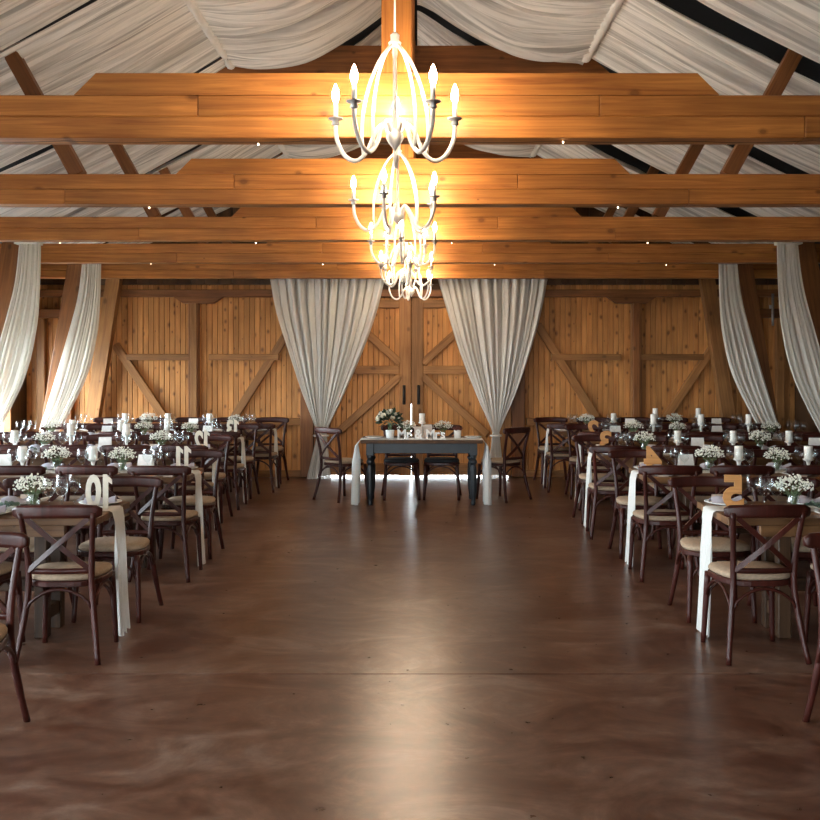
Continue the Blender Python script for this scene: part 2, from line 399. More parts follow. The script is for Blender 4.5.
# back wall
wb = empty('wall_back'); wb['kind'] = 'structure'
DX0, DX1 = -1.40, 1.46          # doorway
RZ0, RZ1 = 2.62, 2.725          # head rail
bk = MB()
bk.box(-XW-0.1, DX0-0.02, YB+0.06, YB+0.16, 0, RZ0); bk.box(DX1+0.02, XW+0.1, YB+0.06, YB+0.16, 0, RZ0)
bk.box(-XW-0.1, XW+0.1, YB+0.06, YB+0.16, RZ0, 2.9)
gx = XW+0.1
bk.add([(-gx, YB+0.06, 2.9), (gx, YB+0.06, 2.9), (0, YB+0.06, 5.6), (-gx, YB+0.16, 2.9), (gx, YB+0.16, 2.9), (0, YB+0.16, 5.6)],
       [(0, 1, 2), (5, 4, 3), (0, 2, 5, 3), (1, 4, 5, 2)])
bk.build('backing', 'dark_board', wb)
PW = 0.078
def plank_mesh(h, wd=PW, name='plank'):
    # tongue and groove board: a chamfered face, bead joint between boards
    return MB().bbox(-wd/2+0.002, wd/2-0.002, 0, 0.05, -h/2, h/2, 0.006).mesh(name, 'wall_plank')
pm = plank_mesh(2.80)
def run(x0, x1):
    n = int(round((x1-x0)/PW))
    for i in range(n):
        o = link('plank', pm, wb); o.location = (x0+(i+0.5)*(x1-x0)/n, YB+random.uniform(0, 0.004), 1.40)
run(-XW, DX0-0.02); run(DX1+0.02, XW)
GW = 0.2
for i in range(int(2*XW/GW)):
    xa = -XW+i*GW; xb = xa+GW
    za, zb = roof_z(xa)-0.02, roof_z(xb)-0.02
    if min(za, zb) < 2.86: continue
    y0 = YB+0.002; z0 = 2.81
    xc = (xa+xb)/2
    vs = [(x-xc, y, z-z0) for y in (0, 0.05) for x, z in ((xa+0.003, z0), (xb-0.003, z0), (xb-0.003, zb), (xa+0.003, za))]
    o = MB().add(vs, [(0, 1, 2, 3), (7, 6, 5, 4), (0, 4, 5, 1), (1, 5, 6, 2), (2, 6, 7, 3), (3, 7, 4, 0)]).build('gable_board', 'dark_board', wb)
    o.location = (xc, y0, z0)
YR = YB-0.05
def wm(name, p0, p1, ht, dep=0.1, mat='frame_wood', yoff=0.0, parent=None):
    return member(name, (p0[0], YR-yoff, p0[1]), (p1[0], YR-yoff, p1[1]), dep, ht, mat, parent or wb, ref=(0, 1, 0))
wm('head_rail', (-XW+0.01, (RZ0+RZ1)/2), (XW-0.01, (RZ0+RZ1)/2), RZ1-RZ0, 0.1, 'truss_wood')
for sg, sx in ((-1, -3.07), (1, 3.2)):
    wm('stud', (sx-0.075*sg*-1, 0.02), (sx-0.075*sg*-1, RZ0), 0.15, 0.1, 'truss_wood' if sg < 0 else 'frame_wood', 0.0)
    wm('stud', (sx+0.07*sg, 0.02), (sx+0.07*sg, RZ0), 0.10, 0.12, 'frame_wood' if sg < 0 else 'truss_wood', 0.012)
    # bolster under the head rail
    xc = sx; y0, y1 = YB-0.14, YB-0.015
    pr = [(-0.36, RZ0+0.0), (-0.22, RZ0-0.095), (0.22, RZ0-0.095), (0.36, RZ0+0.0)]
    vs = [(xc+a, y, z) for y in (y0, y1) for a, z in pr]
    MB().add(vs, [(0, 1, 2, 3), (7, 6, 5, 4), (0, 4, 5, 1), (1, 5, 6, 2), (2, 6, 7, 3), (3, 7, 4, 0)]).build('bolster', 'truss_wood', wb)
    a, b = (sx-sg*1.58, sx-sg*0.16)
    # rails and braces of the two panels beside the stud
    wm('middle_rail', (sx-sg*0.15, 1.745), (sx-sg*1.16, 1.745), 0.09)
    wm('middle_rail', (sx+sg*0.13, 1.745), (sx+sg*1.05, 1.745), 0.09)
    wm('brace', (sx-sg*0.50, 0.86), (sx-sg*1.36, 2.22), 0.115, 0.09)
    wm('brace', (sx+sg*0.50, 0.86), (sx+sg*1.22, 1.93), 0.115, 0.09)
    wm('low_rail', (sx-sg*1.52, 0.81), (sx-sg*0.14, 0.81), 0.10)
    wm('low_rail', (sx+sg*0.12, 0.81), (sx+sg*1.35, 0.81), 0.10)
    wm('door_post', (sg*1.53+0.03, 0.02), (sg*1.53+0.03, RZ0), 0.19, 0.12, 'truss_wood', 0.01)
    # leaning corner post against the wall and the bay beyond it
    member('leaning_post', (sg*4.25, YB-0.2, 2.92), (sg*4.70, YB-0.2, 0.0), 0.16, 0.20, 'frame_wood', wb, ref=(0, 1, 0))
    wm('stud', (sg*4.98, 0.02), (sg*4.98, RZ0), 0.14, 0.12, 'truss_wood', 0.01)
    wm('stud', (sg*5.36, 0.02), (sg*5.36, 2.3), 0.12, 0.10, 'frame_wood', 0.0)
    wm('middle_rail', (sg*4.9, 2.38), (sg*XW, 2.38), 0.13, 0.14, 'truss_wood', 0.02)
for xa, xb in ((-XW, DX0-0.02), (DX1+0.02, XW)):
    member('skirting', (xa, YB-0.012, 0.05), (xb, YB-0.012, 0.05), 0.02, 0.1, 'frame_wood', wb)

# the double door
for x in (DX0-0.03, DX1+0.03): MB().box(x-0.06, x+0.06, YB+0.075, YB+0.10, 0.0, RZ0).build('door_stop', 'dark_board', wb)
MB().box(DX0, DX1, YB+0.05, YB+0.10, RZ0-0.05, RZ0+0.05).build('door_head', 'dark_board', wb)
DB = 0.022
def make_door(n, x0, x1, hinge):
    d = empty('door_%d' % n); d['kind'] = 'structure'
    s = 1 if hinge == 'r' else -1          # direction from the middle gap outwards
    xi = x0 if s > 0 else x1; xo = x1 if s > 0 else x0
    m = plank_mesh(RZ0-DB-0.01, name='door_plank')
    k = int(round((x1-x0)/PW))
    for i in range(k):
        o = link('plank', m, d); o.location = (x0+(i+0.5)*(x1-x0)/k, YB+random.uniform(0, 0.003), (RZ0+DB-0.005)/2)
    MB().box(x0, x1, YB+0.05, YB+0.07, DB, RZ0-0.01).build('door_back', 'dark_board', d)
    y = YB-0.03
    def dm(name, p0, p1, ht, off=0.0): return member(name, (p0[0], y-off, p0[1]), (p1[0], y-off, p1[1]), 0.06, ht, 'frame_wood', d)
    dm('stile', (xi+s*0.085, DB), (xi+s*0.085, RZ0-0.01), 0.17)
    dm('stile', (xo-s*0.085, DB), (xo-s*0.085, RZ0-0.01), 0.17)
    for z in (1.56, 0.14, 2.52): dm('rail', (xi+s*0.17, z), (xo-s*0.17, z), 0.12)
    dm('brace', (xi+s*0.16, 1.66), (xi+s*1.05, 2.47), 0.11)
    dm('brace', (xi+s*0.16, 1.47), (xi+s*1.10, 0.62), 0.11)
    h = MB(); hx = xi+s*0.10
    h.tube([(hx, y-0.035, 1.07), (hx, y-0.075, 1.10), (hx, y-0.08, 1.2), (hx, y-0.075, 1.30), (hx, y-0.035, 1.33)], 0.012, 8)
    h.bbox(hx-0.022, hx+0.022, y-0.045, y-0.03, 1.06, 1.34, 0.004)
    h.build('handle', 'black_iron', d, True)
    if n == 1:
        MB().bbox(x1-0.03, x1+0.05, YB+0.072, YB+0.085, 1.06, RZ0-0.02, 0.003).build('cover_strip', 'frame_wood', d)
make_door(1, DX0, 0.005, 'l'); make_door(2, 0.015, DX1, 'r')

# ================================================================== ROOF TRUSSES
ORD = ['fifth', 'fourth', 'third', 'second', 'first']
def truss(i, Y):
    t = empty('roof_truss', (0, Y, TIE0)); tag(t, 'honey timber roof truss, %s beam counted from the plank doors' % ORD[i], 'roof truss', 'roof trusses across the hall')
    th = 0.17; z0 = TIE0
    def tm(name, p0, p1, wd, ht, mat, yo=0.0):
        return member(name, (p0[0], yo, p0[1]-z0), (p1[0], yo, p1[1]-z0), wd, ht, mat, t)
    j = [random.uniform(-0.25, 0.25) for _ in range(4)] if i else [0, 0, 0, 0]
    for a, b in ((-5.25, -2.4+j[0]), (-2.4+j[0], 2.05+j[1]), (2.05+j[1], 5.25)):
        tm('tie_plank', (a, (TIE0+TIE1)/2), (b, (TIE0+TIE1)/2), th, TIE1-TIE0, 'beam_wood')
    for a, b in ((-5.25, -1.0+j[2]), (-1.0+j[2], 1.02+j[3]), (1.02+j[3], 5.25)):
        tm('tie_plank', (a, (TIE1+TIE2)/2), (b, (TIE1+TIE2)/2), th-0.006, TIE2-TIE1, 'beam_wood')
    h = TIE3-TIE2; vs = [(x, y, z) for y in (-th/2, th/2) for x, z in ((-1.62, -h/2), (1.62, -h/2), (1.51, h/2), (-1.51, h/2))]
    o = MB().add(vs, [(0, 1, 2, 3), (7, 6, 5, 4), (0, 4, 5, 1), (1, 5, 6, 2), (2, 6, 7, 3), (3, 7, 4, 0)]).build('tie_plank', 'beam_wood', t)
    o.location = (0, 0, (TIE2+TIE3)/2-z0)
    tm('king_post', (0, TIE3+0.001), (0, 5.34), 0.16, 0.155, 'beam_wood')
    for s in (-1, 1):
        tm('strut', (s*2.34, TIE2), (s*2.98, roof_z(2.98)-0.02), 0.10, 0.105, 'truss_wood')
    cz0, cz1 = 4.37, 4.66; pr = [(-1.95, cz0), (1.95, cz0), (1.62, cz1), (-1.62, cz1)]
    vs = [(x, y, z-4.5) for y in (0.082, 0.182) for x, z in pr]
    o = MB().add(vs, [(0, 1, 2, 3), (7, 6, 5, 4), (0, 4, 5, 1), (1, 5, 6, 2), (2, 6, 7, 3), (3, 7, 4, 0)]).build('collar_beam', 'truss_wood', t)
    o.location = (0, 0, 4.5-z0)
    for s in (-1, 1):
        tm('leaning_post', (s*4.46, 3.03), (s*4.96, 0.0), 0.15, 0.21, 'truss_wood', -th/2-0.077)
for i, Y in enumerate(TR): truss(i, Y)

# ================================================================== CEILING DRAPES
CX, CZ = 1.65, 4.47
def drape(sg, y0, y1, seed, where, sw):
    d = empty('ceiling_drape', (sg*CX, (y0+y1)/2, CZ)); ox, oy, oz = sg*CX, (y0+y1)/2, CZ
    side = 'table ten' if sg < 0 else 'table five'
    tag(d, 'white ceiling cloth %s, %s side' % (where, side), 'drapery', 'ceiling drapes above %s side' % side)
    ny = max(60, int((y1-y0)/0.0075))
    rd = random.Random(int(seed*10)+3)
    def fold_field(ya, yb, nu_, amp):
        """gathered cloth hangs in rounded rolls of different widths with tight tucks between them"""
        bd = [ya-0.1]; yy = ya-0.1
        while yy < yb+0.1: yy += rd.choice((rd.uniform(0.03, 0.06), rd.uniform(0.05, 0.10), rd.uniform(0.10, 0.19))); bd.append(yy)
        dr = [rd.uniform(-0.016, 0.016) for _ in bd]; ph = [rd.uniform(0, 6) for _ in bd]
        H = [[0.0]*(nu_+1) for _ in range(ny+1)]
        for k in range(nu_+1):
            u = k/nu_; B = [b+d*2*(u-0.5)+0.004*math.sin(u*7+p) for b, d, p in zip(bd, dr, ph)]; j = 0
            for i in range(ny+1):
                y = ya+(yb-ya)*i/ny
                while j < len(B)-2 and y > B[j+1]: j += 1
                wd = max(B[j+1]-B[j], 0.01); t_ = min(max((y-B[j])/wd, 0), 1)
                H[i][k] = -amp*(0.35+6.5*wd)*(max(0, 1-(2*t_-1)**2))**0.6*(0.75+0.35*math.sin(ph[j]+u*5))
        return H
    nx = 22; rows = []; H = fold_field(y0, y1, nx, 0.062)
    for i in range(ny+1):
        y = y0+(y1-y0)*i/ny; r = []; und = n1(y*5, seed)*0.035
        for k in range(nx+1):
            u = k/nx; x = CX+u*(4.46-CX)
            z = CZ-0.5*(x-CX)-0.035*math.sin(math.pi*u)+0.04+(und+H[i][k])*(0.4+0.6*min(1, u*5))
            r.append((sg*x-ox, y+0.03*u*n1(y*2, seed+9)-oy, z-oz))
        rows.append(r)
    MB().grid(rows).build('slope_panel', 'ceiling_cloth', d, True)
    ctrl = [(CX, CZ), (1.42, 4.40), (1.15, 4.385), (0.87, 4.44), (0.52, 4.64), (0.24, 4.88), (0.10, 5.04)]
    rows = []; ya, yb = sw; H = fold_field(ya, yb, 24, 0.075)
    for i in range(ny+1):
        y = ya+(yb-ya)*i/ny; r = []
        s_ = 0.5+0.9*n1(y*3.2, seed+20)+0.5*n1(y*8, seed+21)
        for k in range(25):
            u = k/24; x, z = interp(ctrl, u); bell = math.sin(math.pi*u)
            z += -0.13*s_*bell+H[i][k]*(0.3+0.7*bell)+0.21*bell
            r.append((sg*x-ox, y+0.05*bell*n1(y*3+u*1.5, seed+30)-oy, z-oz))
        rows.append(r)
    MB().grid(rows).build('swag', 'ceiling_cloth', d, True)
    # gathered ruffle along the seam
    rows = []
    for i in range(ny+1):
        y = y0+(y1-y0)*i/ny; r = []
        rr = 0.028+0.016*n1(y*40, seed+40)
        for k in range(9):
            a = math.pi*2*k/8; r.append((sg*(CX+rr*math.cos(a)*1.2)-ox, y-oy, CZ-0.015+rr*math.sin(a)*0.9+0.012*n1(y*60, seed+k)-oz))
        rows.append(r)
    MB().grid(rows).build('seam_ruffle', 'ruffle_cloth', d, True)
gl = [(t-0.27, t-0.17) for t in TR]; gr = [(t-0.15, t+0.23) for t in TR]
for sg, gp in ((-1, gl), (1, gr)):
    st = [gp[0][0]-2.0]+[b for a, b in gp]; en = [a for a, b in gp]+[YB-0.05]
    for k, (a, b) in enumerate(zip(st, en)):
        drape(sg, a, b, k*2.3+(0 if sg < 0 else 50), ['beside beam farthest from the doors', 'between fifth and fourth beams from doors', 'between fourth and third beams from doors', 'between third and second beams from doors', 'between second and first beams from doors', 'between plank doors and the nearest beam'][k], (([0]+TR)[k]+0.195 if k else a, (TR+[YB])[k]+0.05 if k < 5 else b))

# ================================================================== CURTAINS
def curtain(name, ea, eb, yp, mat, label, group, folds=11, amp=0.035, nu=70, nv=46, seed=0, cat='curtain', parts=True, tie=None, nfun=None):
    """cloth between two edge curves ea, eb given as (x, z) lists in the plane y = yp"""
    rows = []
    for j in range(nv+1):
        v = j/nv; a = interp(ea, v); b = interp(eb, v); r = []
        wdt = math.hypot(a[0]-b[0], a[1]-b[1])
        am = amp*min(1.0, 0.35+wdt*1.2)
        for i in range(nu+1):
            u = i/nu
            ph = u*folds*2*math.pi+4.5*n1(u*4, seed)+0.25*n1(v*3+u*2, seed+4)
            yy = yp+am*math.sin(ph)+am*0.45*math.sin(ph*2.3+seed)
            uu = u+0.012*math.cos(ph)
            x = a[0]+(b[0]-a[0])*uu; z = a[1]+(b[1]-a[1])*uu
            r.append((x, yy, z))
        rows.append(r)
    x0 = sum(p[0] for p in rows[-1])/(nu+1); z0 = min(p[2] for p in rows[-1])
    c = empty(name, (x0, yp, z0)); tag(c, label, cat, group)
    rows = [[(x-x0, y-yp, z-z0) for x, y, z in r] for r in rows]
    MB().grid(rows).build('cloth', mat, c, True)
    return c, (x0, yp, z0)
# side swags tied to the leaning posts
S5 = 13.86
LA = [(83, 262), (78, 300), (64, 352), (51, 396), (40, 430)]
LB = [(101, 262), (100, 300), (97, 334), (86, 378), (58, 434)]
la = [PX(*p, S5) for p in LA]; lb = [PX(*p, S5) for p in LB]
for i, nm in ((3, 'second'), (4, 'first')):
    for sg in (-1, 1):
        ea = [(sg*abs(x), z) for x, z in la]; eb = [(sg*abs(x), z) for x, z in lb]
        yp = TR[i]-0.40
        side = 'table thirteen' if sg < 0 else 'table two'
        c, o = curtain('side_curtain', ea, eb, yp, 'sheer_cloth', 'long white sheer curtain pulled aside at the %s truss from the doors, %s side' % (nm, side), 'side curtains on the leaning posts', folds=6, amp=0.03, nu=54, seed=i+sg)
        b = MB(); b.tube([(sg*0.10*math.cos(a)-0.0, 0.075*math.sin(a), 0.03+0.02*math.cos(a)) for a in [k*math.pi/6 for k in range(13)]], 0.012, 6)
        b.build('tie_band', 'sheer_cloth', c, True)
        # curtain tape over the beam face
        b = MB(); b.bbox(sg*4.23-0.13-o[0], sg*4.23+0.13-o[0], -0.03, 0.15, 2.985-o[2], 3.025-o[2], 0.004).build('heading', 'sheer_cloth', c)
# door curtains
YD = YB-0.24
cl_a = [PX(*p, YD) for p in [(270, 268.5), (277, 310), (289, 350), (303, 393), (316, 428), (317, 436), (312, 458), (307, 479.5)]]
cl_b = [PX(*p, YD) for p in [(388, 268.5), (378, 310), (363, 352), (344, 395), (328, 428), (327, 436), (329, 458), (331, 479.5)]]
c, o = curtain('door_curtain', cl_a, cl_b, YD, 'grey_sheer', 'grey-white sheer door curtain gathered low, beside the bouquet end of the sweetheart table', 'door curtains', folds=12, amp=0.06, nu=150, nv=60, seed=3)
tb = MB(); tb.tube([(0.105*math.cos(a)+0.03, 0.08*math.sin(a), 0.63) for a in [k*math.pi/8 for k in range(17)]], 0.014, 6); tb.build('tie_band', 'grey_sheer', c, True)
cr_a = [PX(*p, YD) for p in [(551, 268.5), (543, 310), (532, 350), (517, 392), (501, 428), (500, 436), (502, 458), (503, 479.5)]]
cr_b = [PX(*p, YD) for p in [(434, 268.5), (446, 310), (459, 352), (476, 395), (491, 428), (492, 436), (490, 458), (489, 479.5)]]
c, o = curtain('door_curtain', cr_a, cr_b, YD, 'grey_sheer', 'grey-white sheer door curtain gathered low, beside the flowerpot end of the sweetheart table', 'door curtains', folds=12, amp=0.06, nu=150, nv=60, seed=8)
tb = MB(); tb.tube([(0.076*math.cos(a), 0.08*math.sin(a), 0.63) for a in [k*math.pi/8 for k in range(17)]], 0.014, 6); tb.build('tie_band', 'grey_sheer', c, True)
rod = MB(); rod.tube([(-2.3, YD, 3.05), (2.3, YD, 3.05)], 0.012, 8)
for x in (-2.2, 0, 2.2): rod.bbox(x-0.015, x+0.015, YD, YB, 3.03, 3.06, 0.003)
o = rod.build('curtain_rod', 'black_iron', None, True); tag(o, 'dark curtain rod across the wall above the plank doors', 'curtain rod')

# ================================================================== CHANDELIERS
def make_chandelier():
    c = empty('chandelier')
    cir = 0.295
    ap = [(0.03, -0.20), (0.055, -0.155), (0.095, -0.19), (0.135, -0.275), (0.19, -0.32), (0.25, -0.29), (0.29, -0.21), (0.295, -0.135)]
    arm_pts = [interp(ap, k/20) for k in range(21)]
    cg = [(0.018, 0.205), (0.075, 0.14), (0.125, 0.03), (0.155, -0.09), (0.162, -0.20), (0.155, -0.297)]
    cg_pts = [interp(cg, k/14) for k in range(15)]
    A = MB().tube([(r, 0, z) for r, z in arm_pts], 0.0105, 8).mesh('arm', 'white_metal', True)
    Gm = MB().tube([(r, 0, z) for r, z in cg_pts], 0.0080, 6).mesh('cage_rod', 'white_metal', True)
    CU = MB().lathe([(0.008, -0.15), (0.02, -0.14), (0.014, -0.125), (0.034, -0.118), (0.036, -0.112), (0.012, -0.108)], 12, (cir, 0, 0)).mesh('drip_cup', 'grey_metal', True)
    SL = MB().lathe([(0.0115, -0.110), (0.0115, -0.042), (0.009, -0.04)], 10, (cir, 0, 0)).mesh('candle_sleeve', 'white_metal', True)
    BU = MB().lathe([(0.006, -0.04), (0.013, -0.03), (0.0175, -0.010), (0.0165, 0.008), (0.010, 0.030), (0.002, 0.048)], 12, (cir, 0, 0)).mesh('bulb', 'bulb_glow', True)
    for k in range(5):
        a = link('arm', A, c); a.rotation_euler.z = k*2*math.pi/5
        link('drip_cup', CU, a); link('candle_sleeve', SL, a); link('bulb', BU, a)
        q = link('cage_rod', Gm, c); q.rotation_euler.z = k*2*math.pi/5
    MB().lathe([(0.004, -0.285), (0.012, -0.27), (0.03, -0.25), (0.042, -0.225), (0.036, -0.195), (0.014, -0.18), (0.009, -0.1), (0.009, 0.14), (0.014, 0.17), (0.009, 0.2)], 14).build('column', 'white_metal', c, True)
    MB().lathe([(0.01, 0.19), (0.026, 0.2), (0.03, 0.215), (0.02, 0.225), (0.022, 0.25), (0.008, 0.262)], 14).build('crown', 'white_metal', c, True)
    MB().tube([(0, 0, 0.26), (0.004, 0.0, 0.5), (-0.004, 0, 0.9), (0, 0, 2.42)], 0.005, 6).build('cable', 'white_metal', c, True)
    return c
ch0 = make_chandelier()
CH = [(0.0, 4.85, 2.945, 54), (-0.03, 7.05, 2.885, 38), (-0.02, 9.30, 2.86, 50), (-0.04, 11.58, 2.84, 66), (0.02, 13.78, 2.82, 30)]
for i, (x, y, z, a) in enumerate(CH):
    o = ch0 if i == 0 else copy_tree(ch0)
    o.location = (x, y, z)
    # one arm points straight back on the first lamp
    o.rotation_euler.z = math.radians(90 if i == 0 else a)
    tag(o, 'white five-arm candle chandelier with lit bulbs, %s counted from the plank doors' % ORD[i], 'chandelier', 'chandeliers along the ridge')

# fairy lights under the beams
FB = MB().lathe([(0.001, -0.007), (0.0035, -0.003), (0.003, 0.001), (0.001, 0.004)], 6).mesh('fairy_bulb', 'fairy_glow', True)
for i, Y in enumerate(TR[:4]):
    s = empty('fairy_lights', (0, Y-0.05, TIE0)); tag(s, 'thin string of tiny bulbs under the %s beam counted from the plank doors' % ORD[i], 'string lights', 'fairy lights under the beams')
    pts = [(-4.2+8.4*k/60, 0, -0.006-0.012*abs(math.sin(k*0.7))) for k in range(61)]
    MB().tube(pts, 0.0011, 4).build('wire', 'wire_green', s)
    for k in range(3+2*i, 60, 11+i):
        b = link('bulb', FB, s); b.location = (pts[k][0], 0, pts[k][2]-0.006)

# ================================================================== CHAIRS
def make_chair():
    c = empty('cross_back_chair')
    for s in (-1, 1):
        st = [(s*0.228, -0.275, 0.0), (s*0.205, -0.235, 0.16), (s*0.182, -0.205, 0.34), (s*0.174, -0.198, 0.46), (s*0.178, -0.210, 0.60), (s*0.190, -0.240, 0.74), (s*0.200, -0.265, 0.845)]
        st = [interp(st, k/16) for k in range(17)]
        MB().tube(st, [0.0165]*3+[0.019]*8+[0.0165]*6, 8).build('rear_leg', 'chair_wood', c, True)
        fl_ = [(s*0.212, 0.215, 0.0), (s*0.203, 0.200, 0.2), (s*0.193, 0.185, 0.43)]
        fl_ = [interp(fl_, k/6) for k in range(7)]
        MB().tube(fl_, [0.0155, 0.016, 0.017, 0.018, 0.019, 0.02, 0.02], 8).build('front_leg', 'chair_wood', c, True)
    rp = []
    for k in range(17):
        u = -1+2*k/16; rp.append((u*0.243, -0.285+0.045*u*u, 0.848+0.008*(1-u*u)))
    def rs(i):
        u = abs(-1+2*i/16); h = 0.036 if u < 0.85 else 0.036-0.016*((u-0.85)/0.15)**2
        return [(-0.011, -h), (0.011, -h), (0.013, -h*0.5), (0.013, h*0.5), (0.011, h), (-0.011, h), (-0.013, h*0.5), (-0.013, -h*0.5)]
    MB().sweep(rp, rs, ref=(0, 0, 1)).build('top_rail', 'chair_wood', c, True)
    for s in (-1, 1):
        P = []
        for k in range(11):
            u = k/10; x = s*(-0.172+0.344*u); z = 0.815-0.30*u
            P.append((x, -0.262+0.055*u-0.022*math.sin(math.pi*u)+(0.006 if s > 0 else -0.006), z))
        MB().sweep(P, lambda i: [(-0.006, -0.0145), (0.006, -0.0145), (0.006, 0.0145), (-0.006, 0.0145)], ref=(0, -0.18, 0.0) if False else (0.35, 0, 0.94)).build('cross_slat', 'chair_wood', c, False)
    lp = [(-0.176+0.352*k/10, -0.198-0.026*math.sin(math.pi*k/10), 0.512) for k in range(11)]
    MB().band(lp, 0.014, 0.030, (0, 0, 1)).build('lower_rail', 'chair_wood', c, True)
    # seat: a rounded trapezoid
    def outline(sc, n=28):
        o = []
        for k in range(n):
            a = 2*math.pi*k/n; ca, sa = math.cos(a), math.sin(a)
            e = 0.62
            x = math.copysign(abs(ca)**e, ca)*0.215*sc; y = math.copysign(abs(sa)**e, sa)*0.212*sc
            x *= 1.0+0.10*(y/0.21); o.append((x, y))
        return o
    def slab(levels):
        mb = MB(); n = 28; vs = []; fs = []
        for sc, z in levels: vs += [(x, y, z) for x, y in outline(sc, n)]
        for i in range(len(levels)-1):
            for j in range(n): fs.append((i*n+j, i*n+(j+1) % n, (i+1)*n+(j+1) % n, (i+1)*n+j))
        fs.append(tuple(range(n-1, -1, -1))); fs.append(tuple((len(levels)-1)*n+j for j in range(n)))
        return mb.add(vs, fs)
    slab([(0.96, 0.418), (1.0, 0.424), (1.0, 0.448), (0.98, 0.454)]).build('seat_frame', 'chair_wood', c, False)
    q = slab([(0.93, 0.454), (0.985, 0.462), (0.99, 0.476), (0.95, 0.488), (0.6, 0.496)]).build('cushion', 'cushion_cloth', c, True)
    q['label'] = 'beige seat cushion'
    def arc(p, q, mid):
        P = []
        for k in range(13):
            u = k/12; x = p[0]+(q[0]-p[0])*u; y = p[1]+(q[1]-p[1])*u
            z = p[2]+(mid-p[2])*math.sin(math.pi*u)**0.55; P.append((x, y, z))
        return MB().tube(P, 0.0095, 6)
    L0, L1, R0, R1 = (-0.193, -0.217, 0.27), (-0.201, 0.196, 0.25), (0.193, -0.217, 0.27), (0.201, 0.196, 0.25)
    for p, q_ in ((L0, R0), (L1, R1), (L0, L1), (R0, R1)): arc(p, q_, 0.41).build('brace', 'chair_wood', c, True)
    return c
chair0 = make_chair(); used = [False]
def place_chair(x, y, rz, label, group):
    o = chair0 if not used[0] else copy_tree(chair0); used[0] = True
    o.location = (x, y, 0); o.rotation_euler = (0, 0, rz); tag(o, label, 'chair', group)
    return o

# ================================================================== TABLEWARE MASTERS (meshes)
GLM = MB()
def glass_meshes():
    out = [(0.034, 0.0), (0.034, 0.002), (0.006, 0.006), (0.0035, 0.012), (0.0035, 0.085), (0.006, 0.092), (0.024, 0.105), (0.037, 0.125), (0.040, 0.145), (0.037, 0.175), (0.031, 0.205)]
    n = 16; mb = MB(); vs = []; fs = []
    for r, z in out:
        for j in range(n): vs.append((r*math.cos(2*math.pi*j/n), r*math.sin(2*math.pi*j/n), z))
    for i in range(len(out)-1):
        for j in range(n): fs.append((i*n+j, i*n+(j+1) % n, (i+1)*n+(j+1) % n, (i+1)*n+j))
    fs.append(tuple(range(n-1, -1, -1)))
    stem = MB(); stem.add(vs[:6*n], [f for f in fs if max(f) < 6*n])
    bowl = MB(); bowl.add(vs[5*n:], [tuple(i-5*n for i in f) for f in fs if min(f) >= 5*n])
    return stem.mesh('stem', 'clear_glass', True), bowl.mesh('bowl', 'clear_glass', True)
G_ST, G_BO = glass_meshes()
PLATE = MB().lathe([(0.075, 0.0), (0.085, 0.003), (0.135, 0.016), (0.135, 0.019), (0.09, 0.008), (0.0, 0.006)], 24).mesh('plate', 'china', True)
def napkin_mesh():
    rows = []
    for i in range(13):
        u = i/12; r = []
        for j in range(9):
            v = j/8; x = (u-0.5)*0.20; y = (v-0.5)*(0.085+0.03*math.sin(u*5))
            z = 0.006+0.042*math.sin(math.pi*v)*(0.4+0.6*abs(math.sin(u*4.1+0.4)))
            r.append((x, y, z))
        rows.append(r)
    return MB().grid(rows).mesh('napkin', 'napkin_cloth', True)
NAP = napkin_mesh()
def tent_mesh(wd, ht, mat):
    d = ht*0.32; mb = MB()
    mb.add([(-wd/2, -d, 0), (wd/2, -d, 0), (wd/2, 0, ht), (-wd/2, 0, ht), (-wd/2, d, 0), (wd/2, d, 0)], [(0, 1, 2, 3), (3, 2, 5, 4)])
    return mb.mesh('card', mat)
TENT = tent_mesh(0.125, 0.14, 'paper'); PLACE = tent_mesh(0.085, 0.05, 'kraft_paper')
VASE = MB().lathe([(0.032, 0), (0.036, 0.004), (0.038, 0.05), (0.030, 0.075), (0.031, 0.085), (0.028, 0.085), (0.027, 0.073), (0.034, 0.05), (0.030, 0.008)], 14).mesh('jar', 'clear_glass', True)
def gyp_meshes(seed, R=0.10, n=210):
    rd = random.Random(seed); b = MB(); s = MB()
    for k in range(n):
        th = rd.uniform(0, 2*math.pi); ph = math.acos(rd.uniform(-0.15, 1)); rr = R*rd.uniform(0.72, 1.08)
        p = Vector((rr*math.sin(ph)*math.cos(th)*1.05, rr*math.sin(ph)*math.sin(th)*1.05, 0.12+rr*math.cos(ph)*0.75))
        b.blob(p, rd.uniform(0.0042, 0.0078))
        if k % 6 == 0: s.tube([(0.01*math.cos(th), 0.01*math.sin(th), 0.02), (p.x*0.45, p.y*0.45, 0.10), tuple(p)], 0.0011, 3)
    for k in range(12):
        th = rd.uniform(0, 6.28); s.leaf((0.02*math.cos(th), 0.02*math.sin(th), 0.08), (math.cos(th), math.sin(th), 0.25), (0, 0, 1), rd.uniform(0.035, 0.055), 0.02)
    return b.mesh('blossoms', 'blossom'), s.mesh('stems', 'stem_green')
GYP = [gyp_meshes(11+i) for i in range(3)]
def euca_mesh(seed, L=0.12):
    rd = random.Random(seed); m = MB(); st = MB()
    pts = [((k/10-0.5)*L, 0.008*math.sin(k*0.9+seed), 0.012+0.008*math.sin(k*0.6)) for k in range(11)]
    st.tube(pts, 0.002, 4)
    for k in range(11):
        for s in (-1, 1):
            a = rd.uniform(0.5, 1.3)
            m.leaf(pts[k], (math.cos(a), s*math.sin(a), rd.uniform(0.35, 0.9)), (0, rd.uniform(-0.5, 0.5), 1), rd.uniform(0.035, 0.055), rd.uniform(0.024, 0.034))
    return m.mesh('leaves', 'eucalyptus'), st.mesh('stalk', 'stem_green')
EUC = [euca_mesh(31+i) for i in range(2)]
